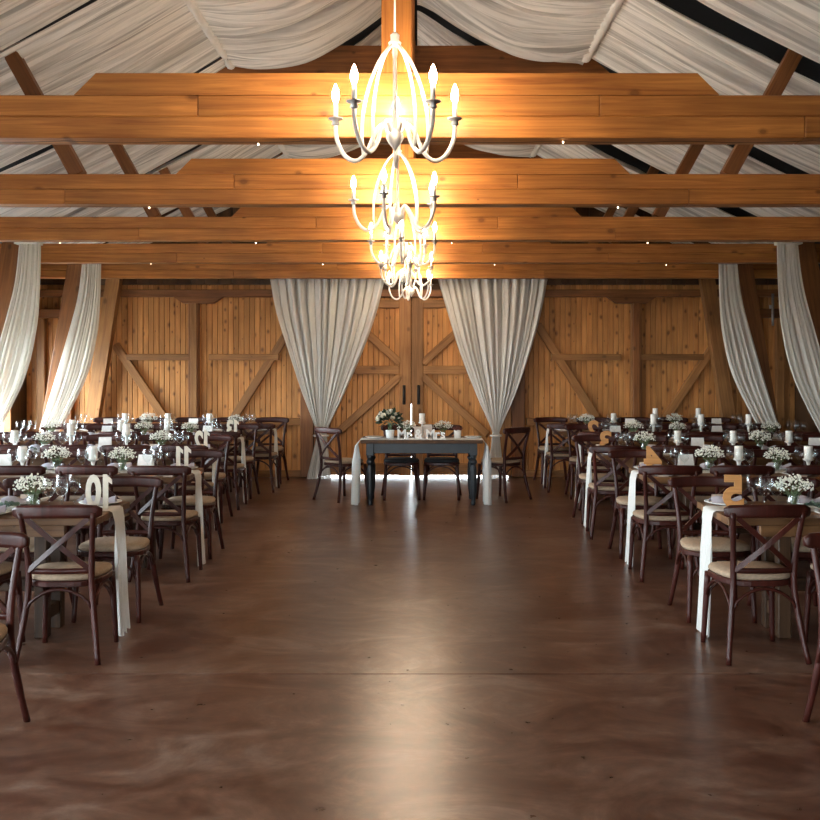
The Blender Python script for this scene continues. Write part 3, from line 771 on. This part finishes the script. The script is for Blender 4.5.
HOLD_T = MB().lathe([(0.040, 0), (0.042, 0.006), (0.030, 0.012), (0.014, 0.022), (0.020, 0.05), (0.012, 0.07), (0.016, 0.11), (0.013, 0.14), (0.022, 0.154), (0.044, 0.164), (0.046, 0.172), (0.03, 0.172)], 14).mesh('candlestick', 'white_paint', True)
HOLD = MB().lathe([(0.040, 0), (0.042, 0.006), (0.030, 0.012), (0.014, 0.022), (0.020, 0.036), (0.012, 0.05), (0.017, 0.072), (0.022, 0.084), (0.044, 0.094), (0.046, 0.102), (0.03, 0.102)], 14).mesh('candlestick', 'white_paint', True)
CAND = MB().lathe([(0.034, 0), (0.035, 0.002), (0.035, 0.103), (0.032, 0.107), (0.028, 0.103), (0.004, 0.101)], 16).mesh('wax_body', 'wax', True)
WICK = MB().tube([(0, 0, 0.10), (0.001, 0, 0.118)], 0.0016, 5).mesh('wick', 'black_iron')
def text_mesh(ch, size, depth, mat, fat=0.0):
    cu = bpy.data.curves.new('t', 'FONT'); cu.body = ch; cu.size = size; cu.extrude = depth/2; cu.offset = fat; cu.resolution_u = 4
    cu.align_x = 'LEFT'
    o = bpy.data.objects.new('t', cu); COL.objects.link(o)
    dg = bpy.context.evaluated_depsgraph_get(); me = bpy.data.meshes.new_from_object(o.evaluated_get(dg)); wdt = o.dimensions.x
    bpy.data.objects.remove(o); bpy.data.curves.remove(cu)
    me.materials.clear(); me.materials.append(MAT[mat]); me.name = 'digit'
    xs = [v.co.x for v in me.vertices]; ys = [v.co.y for v in me.vertices]
    x0, x1, y0 = min(xs), max(xs), min(ys)
    for v in me.vertices: v.co = Vector((v.co.x-x0, v.co.z, v.co.y-y0))
    return me, x1-x0
def thing(name, parts, loc, rz, label, cat, group=None):
    o = empty(name, loc, rz); tag(o, label, cat, group)
    for pn, me, *kd in parts:
        c = link(pn, me, o)
        if kd: c['kind'] = kd[0]
    return o

# ================================================================== BANQUET TABLES
TH = 0.765; TW = 0.76; TL = 2.69
NW = {2: 'two', 3: 'three', 4: 'four', 5: 'five', 10: 'ten', 11: 'eleven', 12: 'twelve', 13: 'thirteen'}
def table_runner(sg, xe, yc, tname):
    """white runner lying along the table, hanging over the aisle end down to the floor"""
    w0 = 0.23; o = empty('table_runner', (xe, yc, 0)); rows = []; seed = yc*1.3+sg
    prof = [(2.6, TH+0.004), (1.8, TH+0.004), (1.0, TH+0.004), (0.4, TH+0.004), (0.08, TH+0.004), (0.004, TH+0.006), (-0.014, TH-0.004)]
    for u, z in prof: rows.append([(sg*u, (k/18-0.5)*w0, z+0.002*abs(math.sin(k*1.1))) for k in range(19)])
    for q in range(1, 15):
        f = q/14; z = TH-0.006-f*(TH-0.012); r = []
        for k in range(19):
            v = k/18-0.5
            r.append((sg*(-0.024-0.02*f-0.016*math.sin(k*1.15+seed)*min(1, f*3)-0.02*f*f), v*w0*(1-0.12*math.sin(math.pi*f))-0.05*f, z+0.01*f*math.sin(k*0.9)))
        rows.append(r)
    MB().grid(rows).build('cloth', 'runner_cloth', o, True)
    tag(o, 'white cloth runner hanging over the aisle end of %s' % tname, 'table runner', 'table runners')
def banquet_table(sg, xe, yc, tname, num, row, seed):
    rd = random.Random(seed)
    t = empty('banquet_table', (xe, yc, 0)); cx = sg*TL/2
    tag(t, 'long rustic plank banquet table, %s' % (('numbered %s' % NW[num]) if num else 'the '+tname+', by the back wall'), 'table', 'banquet tables')
    pw = TW/5
    for k in range(5):
        e0 = rd.uniform(0, 0.02)
        o = MB().bbox(-TL/2+(0 if sg > 0 else 0), TL/2, -pw/2+0.0015, pw/2-0.0015, -0.022, 0.022, 0.004).build('plank', 'table_plank', t)
        o.location = (cx+sg*e0, -TW/2+pw*(k+0.5), TH-0.022)
    for v in (-1, 1): 
        o = MB().bbox(-TL/2+0.22, TL/2-0.22, -0.015, 0.015, -0.04, 0.04, 0.004).build('apron', 'table_plank', t); o.location = (cx, v*0.27, TH-0.086)
    for u in (0.41, 2.125):
        for v in (-1, 1):
            member('leg', (sg*u, v*0.125, 0.0), (sg*u, v*0.125, TH-0.046), 0.075, 0.08, 'trestle_wood', t, ref=(0, 1, 0))
        member('foot_rail', (sg*u, -0.087, 0.14), (sg*u, 0.087, 0.14), 0.06, 0.08, 'trestle_wood', t, ref=(1, 0, 0))
    o = MB().bbox(-0.82, 0.82, -0.03, 0.03, -0.04, 0.04, 0.004).build('stretcher', 'trestle_wood', t); o.location = (sg*1.2675, 0, 0.30)
    for u in (0.41, 2.125): member('cross_bar', (sg*u, -0.087, 0.30), (sg*u, 0.087, 0.30), 0.05, 0.07, 'trestle_wood', t, ref=(1, 0, 0))
    table_runner(sg, xe, yc, tname)
    zt = TH+0.0005; zr = TH+0.0075
    on = 'on '+tname
    def P(u, v, z=zt): return (xe+sg*u, yc+v, z)
    if num:
        ds = []; x = 0
        for ch in str(num):
            if ch == '1':
                h_ = 0.212; pr = [(0.034, 0), (0.084, 0), (0.084, h_), (0.05, h_), (0.0, h_-0.034), (0.0, h_-0.062), (0.034, h_-0.046)]
                vs_ = [(a, y, b) for y in (-0.009, 0.009) for a, b in pr]
                me = MB().add(vs_, [tuple(range(7)), tuple(range(13, 6, -1))]+[(i, i+7, (i+1) % 7+7, (i+1) % 7) for i in range(7)]).mesh('digit', 'cream_paint'); wd_ = 0.084
            else: me, wd_ = text_mesh(ch, 0.275, 0.018, 'cream_paint' if sg < 0 else 'number_wood', 0.010)
            if sg < 0:
                for v_ in me.vertices: v_.co.x *= 0.66
                wd_ *= 0.66
            ds.append((me, x, wd_)); x += wd_+0.010
        o = empty('table_number', P(0.10 if sg < 0 else 0.13, -0.03, zr), math.pi+(0.25 if sg < 0 else -0.15))
        for me, xx, wd_ in ds:
            q = link('digit', me, o); q.location = (xx-x/2, 0, 0)
        tag(o, '%s standing numeral for table %s' % ('cream painted' if sg < 0 else 'brown wooden', NW[num]), 'table number', 'table numbers')
    # flowers, candles, cards and greens along the middle
    mid = [(0.52, 'g'), (0.87, 'c'), (1.08, 't'), (1.44, 'c'), (1.70, 'g'), (2.02, 'c'), (2.25, 't')]
    if row in (1, 3): mid = [(0.41, 't'), (0.62, 'g'), (0.87, 'c'), (1.16, 'g'), (1.44, 'c'), (1.62, 't'), (2.02, 'c'), (2.28, 'g')]
    cnt = {'g': 0, 'c': 0, 't': 0}; OW = ['first', 'second', 'third', 'fourth', 'fifth']
    for u, k in mid:
        w_ = OW[cnt[k]]; cnt[k] += 1
        u += rd.uniform(-0.015, 0.015); v = rd.uniform(-0.02, 0.02); p = P(u, v, zr)
        if not in_view(p[0], p[1], 0.8, 0.15): continue
        if k == 'g':
            bl, stm = GYP[rd.randrange(3)]
            o = thing('flower_jar', [('jar', VASE), ('blossoms', bl, 'stuff'), ('stems', stm, 'stuff')], p, rd.uniform(0, 6), 'glass jar of white baby\'s breath, %s from aisle, %s' % (w_, on), 'flowers', 'baby\'s breath jars %s' % on)
            s_ = rd.uniform(0.95, 1.12); o.scale = (s_, s_, s_)
            q = P(u+0.14, v*0.5, zr); lf, sk = EUC[rd.randrange(2)]
            thing('eucalyptus_sprig', [('leaves', lf, 'stuff'), ('stalk', sk)], q, rd.uniform(-0.15, 0.15)+(math.pi if sg < 0 else 0), 'eucalyptus sprig lying by %s flower jar from aisle, %s' % (w_, on), 'sprig', 'eucalyptus sprigs %s' % on)
        elif k == 'c':
            tall = row >= 2 and rd.random() < 0.6
            thing('candlestick', [('holder', HOLD_T if tall else HOLD)], p, 0, 'white turned candle holder, %s from aisle, %s' % (w_, on), 'candle holder', 'candle holders %s' % on)
            thing('pillar_candle', [('wax_body', CAND), ('wick', WICK)], (p[0], p[1], p[2]+(0.1722 if tall else 0.1022)), 0, 'white pillar candle on a holder, %s from aisle, %s' % (w_, on), 'candle', 'pillar candles %s' % on)
        else:
            o = link('folded_card', TENT); o.location = p; o.rotation_euler = (0, 0, rd.uniform(-0.35, 0.35)); tag(o, 'white folded card, %s from aisle, standing %s' % (w_, on), 'card', 'folded cards %s' % on)
    side_away, side_wall = 'entrance side', 'back-wall side'
    for v, sd in ((-1, side_away), (1, side_wall)):
        for k in range(5):
            u = 0.13+0.57*k
            x, y = xe+sg*(u+rd.uniform(-0.02, 0.02)), yc+v*(0.435+rd.uniform(-0.02, 0.02))
            if in_view(x, y, 0.4, 0.25, 110):
                o_ = ['first', 'second', 'third', 'fourth', 'fifth'][k]
                place_chair(x, y, (0 if v < 0 else math.pi)+rd.uniform(-0.07, 0.07), 'brown cross-back chair, %s from aisle, %s of %s' % (o_, sd, tname), 'chairs at '+tname)
            uu = max(u, 0.165); st = '%s seat from aisle, %s of %s' % (OW[k], sd, tname)
            if in_view(xe+sg*uu, yc+v*0.24, 0.8, 0.14):
                p = P(uu, v*0.235)
                o = link('dinner_plate', PLATE); o.location = p; tag(o, 'white dinner plate at '+st, 'plate', 'plates '+on)
                o = link('napkin', NAP); o.location = (p[0], p[1], p[2]+0.0075); o.rotation_euler = (0, 0, rd.uniform(-0.5, 0.5)); tag(o, 'grey napkin at '+st, 'napkin', 'napkins '+on)
                for dx in (0.13, 0.21):
                    q = P(uu+dx, v*(0.115+rd.uniform(-0.008, 0.012)), zt)
                    thing('wine_glass', [('stem', G_ST), ('bowl', G_BO)], q, 0, 'wine glass %s aisle at %s' % ('nearer' if dx < 0.15 else 'farther from', st.replace(' from aisle', '')), 'wine glass', 'wine glasses '+on)
                if rd.random() < 0.6:
                    o = link('place_card', PLACE); o.location = P(uu-0.02, v*0.345, zt); o.rotation_euler = (0, 0, rd.uniform(-0.4, 0.4)); tag(o, 'kraft place card at '+st, 'card', 'place cards '+on)
ROWS_L = [(-1.78, 6.55, 10), (-1.74, 8.73, 11), (-2.00, 10.72, 12), (-2.02, 12.62, 13), (-1.84, 14.20, None)]
ROWS_R = [(1.93, 6.55, 5), (1.92, 8.74, 4), (1.87, 10.65, 3), (2.06, 12.58, 2), (1.88, 14.20, None)]
for r, (xe, yc, n) in enumerate(ROWS_L):
    banquet_table(-1, xe, yc, 'table '+NW[n] if n else 'end table past table thirteen', n, r, 100+r)
for r, (xe, yc, n) in enumerate(ROWS_R):
    banquet_table(1, xe, yc, 'table '+NW[n] if n else 'end table past table two', n, r, 200+r)
# two chairs of tables that stand outside the photograph
place_chair(-1.94, 4.64, math.pi+0.05, 'dark brown cross-back chair turned away from table ten, standing before it', 'chairs before the first tables')
place_chair(2.14, 4.64, math.pi-0.05, 'dark brown cross-back chair turned away from table five, standing before it', 'chairs before the first tables')

# ================================================================== SWEETHEART TABLE
HX, HY0, HY1, HZ = 0.15, 12.24, 12.94, 0.765
t = empty('sweetheart_table', (HX, (HY0+HY1)/2, 0)); tag(t, 'small dark navy table with turned legs before the plank doors', 'table')
hw = 0.715; hd = 0.37
for k in range(5):
    o = MB().bbox(-hw, hw, -hd*2/10+0.001, hd*2/10-0.001, -0.018, 0.018, 0.004).build('plank', 'table_plank' if False else 'dark_board', t); o.location = (0, -hd+hd*2*(k+0.5)/5, HZ-0.018)
for v in (-1, 1):
    o = MB().bbox(-hw+0.14, hw-0.14, -0.012, 0.012, -0.06, 0.06, 0.004).build('apron', 'navy_paint', t); o.location = (0, v*(hd-0.08), HZ-0.097)
    o = MB().bbox(-0.012, 0.012, -hd+0.12, hd-0.12, -0.06, 0.06, 0.004).build('apron', 'navy_paint', t); o.location = (v*(hw-0.11), 0, HZ-0.097)
for sx in (-1, 1):
    for sy in (-1, 1):
        lm = MB().lathe([(0.022, 0), (0.028, 0.02), (0.024, 0.06), (0.036, 0.14), (0.042, 0.30), (0.040, 0.42), (0.028, 0.475), (0.044, 0.50), (0.044, 0.52), (0.030, 0.54), (0.040, 0.56), (0.040, 0.585)], 14)
        lm.bbox(-0.045, 0.045, -0.045, 0.045, 0.585, HZ-0.037, 0.004)
        o = lm.build('leg', 'navy_paint', t, False); o.location = (sx*(hw-0.11), sy*(hd-0.085), 0)
# runner over both ends
rows = []; yc = (HY0+HY1)/2
def rr_(x, z, wd_, q, yo=0.0): return [(x+0.012*math.sin(k*1.2)*q, yo+(k/22-0.5)*wd_, z) for k in range(23)]
for f in range(12, 0, -1): rows.append(rr_(-hw-0.055-0.01*(f/12)**1.5, HZ-0.005-(f/12)*(HZ-0.02), 0.36, 3.8*min(1, f/4), -0.06*(f/12)))
rows.append(rr_(-hw-0.006, HZ+0.003, 0.36, 0))
for q in range(9): rows.append(rr_(-hw+0.03+(2*hw-0.06)*q/8, HZ+0.004, 0.36, 0))
rows.append(rr_(hw+0.006, HZ+0.003, 0.36, 0))
for f in range(1, 13): rows.append(rr_(hw+0.014-0.05*math.sin(f/12*2.2), HZ-0.005-(f/12)*(HZ-0.02), 0.42, 1, -0.05*(f/12)) if False else rr_(hw+0.055-0.0*math.sin(f/12*3.1), HZ-0.005-(f/12)*(HZ-0.02), 0.36, 3.8*min(1, f/4), -0.06*(f/12)))
o = empty('table_runner', (HX, yc-0.16, 0)); tag(o, 'white cloth runner falling to the floor at both ends of the sweetheart table', 'table runner', 'table runners')
MB().grid(rows).build('cloth', 'runner_cloth', o, True)
CH_G = 'chairs at the sweetheart table'
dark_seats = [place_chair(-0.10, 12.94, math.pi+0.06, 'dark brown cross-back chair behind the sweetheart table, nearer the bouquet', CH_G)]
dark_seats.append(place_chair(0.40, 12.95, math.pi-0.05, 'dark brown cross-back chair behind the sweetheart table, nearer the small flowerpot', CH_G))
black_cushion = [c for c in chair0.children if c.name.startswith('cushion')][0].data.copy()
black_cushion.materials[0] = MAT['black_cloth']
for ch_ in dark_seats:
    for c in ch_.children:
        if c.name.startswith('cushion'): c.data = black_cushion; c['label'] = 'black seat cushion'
place_chair(-0.81, 12.84, -math.pi/2+0.80, 'dark brown cross-back chair at the bouquet end of the sweetheart table', CH_G)
place_chair(1.13, 12.86, math.pi/2-0.80, 'dark brown cross-back chair at the flowerpot end of the sweetheart table', CH_G)
zs = HZ+0.0055
# bouquet in a white pot
def bouquet():
    rd = random.Random(5)
    x, _ = PX(390, 0, 12.48); o = empty('bouquet', (x, 12.48, zs)); tag(o, 'white rose bouquet with dark leaves in a white pot', 'flowers')
    MB().lathe([(0.040, 0), (0.046, 0.004), (0.052, 0.09), (0.054, 0.10), (0.049, 0.10), (0.045, 0.085)], 18).build('pot', 'china', o, True)
    lv = MB()
    for k in range(150):
        th = rd.uniform(0, 6.28); ph = math.acos(rd.uniform(-0.35, 1)); d = Vector((math.sin(ph)*math.cos(th), math.sin(ph)*math.sin(th), math.cos(ph)))
        p = Vector((0, 0, 0.20))+Vector((d.x*0.10, d.y*0.10, d.z*0.09)); lv.leaf(p, d+Vector((rd.uniform(-.4, .4), rd.uniform(-.4, .4), rd.uniform(-.3, .5))), (rd.uniform(-1, 1), rd.uniform(-1, 1), 1), rd.uniform(0.06, 0.10), rd.uniform(0.025, 0.045))
    lv.build('leaves', 'dark_leaf', o, False, 'stuff')
    st = MB()
    for k in range(7): st.tube([(0.01*math.cos(k), 0.01*math.sin(k), 0.02), (0.03*math.cos(k), 0.03*math.sin(k), 0.2)], 0.003, 4)
    st.build('stems', 'stem_green', o, False, 'stuff')
    rose = MB()
    for ring, (nn, r0, h) in enumerate(((5, 0.034, 0.026), (5, 0.024, 0.034), (4, 0.014, 0.038))):
        for k in range(nn):
            a0 = 2*math.pi*(k+ring*0.4)/nn; rows = []
            for i in range(4):
                f = i/3; rows.append([(r0*(0.35+0.65*math.sin(f*1.6))*math.cos(a0+s*0.9), r0*(0.35+0.65*math.sin(f*1.6))*math.sin(a0+s*0.9), h*f-0.005*abs(s)) for s in (-0.9, -0.45, 0, 0.45, 0.9)])
            rose.grid(rows)
    rm = rose.mesh('rose', 'rose_petal', True)
    for k in range(15):
        th = k*2.399; ph = 0.25+1.15*(k/15)**0.6; d = Vector((math.sin(ph)*math.cos(th), math.sin(ph)*math.sin(th), math.cos(ph)))
        q = link('rose', rm, o); q.location = Vector((-0.02, 0, 0.20))+Vector((d.x*0.125, d.y*0.125, d.z*0.115))
        q.rotation_mode = 'QUATERNION'; q.rotation_quaternion = d.to_track_quat('Z', 'Y'); s_ = rd.uniform(0.85, 1.2); q.scale = (s_,)*3
bouquet()
for i, (px, nm) in enumerate(((407, 'next to the rose bouquet'), (443, 'next to the small flowerpot'))):
    x, _ = PX(px, 0, 12.74)
    o = thing('flower_jar', [('jar', VASE), ('blossoms', GYP[i][0], 'stuff'), ('stems', GYP[i][1], 'stuff')], (x, 12.74, zs), i, 'glass jar of baby\'s breath %s' % nm, 'flowers')
    o.scale = (1.08, 1.08, 1.0)
# pale keepsake boxes with a candle on top
x, _ = PX(423, 0, 12.55)
def kbox(x, y, wd_, dp, ht, z, lab):
    o = empty('keepsake_box', (x, y, z)); tag(o, lab, 'box')
    MB().bbox(-wd_/2, wd_/2, -dp/2, dp/2, 0, ht*0.78, 0.003).build('box_body', 'pink_card', o)
    MB().bbox(-wd_/2-0.003, wd_/2+0.003, -dp/2-0.003, dp/2+0.003, ht*0.78, ht, 0.003).build('lid', 'pink_card', o)
kbox(x-0.055, 12.53, 0.095, 0.09, 0.135, zs, 'pale keepsake box on the sweetheart table nearer the rose bouquet')
kbox(x+0.055, 12.56, 0.105, 0.10, 0.160, zs, 'pale keepsake box on the sweetheart table holding nothing, nearer flowerpot')
kb = empty('candle_stand', (x-0.01, 12.66, zs)); tag(kb, 'tall white candle stand behind the keepsake boxes', 'candle holder')
MB().lathe([(0.05, 0), (0.05, 0.008), (0.014, 0.02), (0.012, 0.16), (0.045, 0.172), (0.045, 0.18)], 14).build('holder', 'white_paint', kb, True)
o = thing('pillar_candle', [('wax_body', CAND), ('wick', WICK)], (x-0.01, 12.66, zs+0.1802), 0, 'white pillar candle behind the keepsake boxes', 'candle')
# small pot with dried flowers
x, _ = PX(457.5, 0, 12.5); o = empty('flower_pot', (x, 12.5, zs)); tag(o, 'small white pot with dark red dried flowers', 'flowers')
MB().lathe([(0.036, 0), (0.04, 0.004), (0.045, 0.10), (0.041, 0.10), (0.038, 0.09)], 16).build('pot', 'china', o, True)
rd = random.Random(3); df = MB()
for k in range(60):
    a = rd.uniform(0, 6.28); r_ = rd.uniform(0, 0.04); df.leaf((r_*math.cos(a), r_*math.sin(a), 0.09), (math.cos(a), math.sin(a), rd.uniform(0.3, 1.5)), (0, 0.3, 1), rd.uniform(0.03, 0.06), 0.02)
df.build('dried_flowers', 'dried_flower', o, False, 'stuff')
# Mr & Mrs lettering
o = empty('letter_sign', (PX(397.5, 0, 12.33)[0], 12.33, zs)); tag(o, 'white Mr and Mrs letters standing on the sweetheart table', 'letter sign')
xx = 0
for ch in 'Mr & Mrs':
    if ch == ' ': xx += 0.032; continue
    me, wd_ = text_mesh(ch, 0.15, 0.02, 'white_paint', 0.0035)
    q = link('letter', me, o); q.location = (xx, 0, 0.008); xx += wd_+0.008
k_ = 0.565/xx
for q in o.children: q.location.x *= k_; q.scale.x = k_
MB().bbox(-0.01, 0.575, -0.016, 0.016, 0, 0.0085, 0.002).build('base', 'white_paint', o)
for px, lab in ((374, 'white plate at the bouquet end of the sweetheart table'), (473, 'white plate at the flowerpot end of the sweetheart table')):
    x, _ = PX(px, 0, 12.55); q = link('dinner_plate', PLATE); q.location = (x, 12.55, zs); q.scale = (0.8, 0.8, 1); tag(q, lab, 'plate')

# wall lamp by the right hand curtain
o = empty('wall_lamp', (5.22, YB-0.12, 2.3)); tag(o, 'slim grey metal wall lamp between the white side curtains', 'lamp')
MB().bbox(-0.03, 0.03, 0.0, 0.02, 0.02, 0.2, 0.004).build('mount', 'grey_metal', o)
MB().tube([(0, -0.05, 0.36), (0, -0.05, 0.0), (0, -0.05, -0.10)], 0.018, 10).build('tube', 'grey_metal', o, True)
MB().tube([(0, -0.05, 0.1), (0, 0.01, 0.1)], 0.012, 8).build('arm', 'grey_metal', o, True)
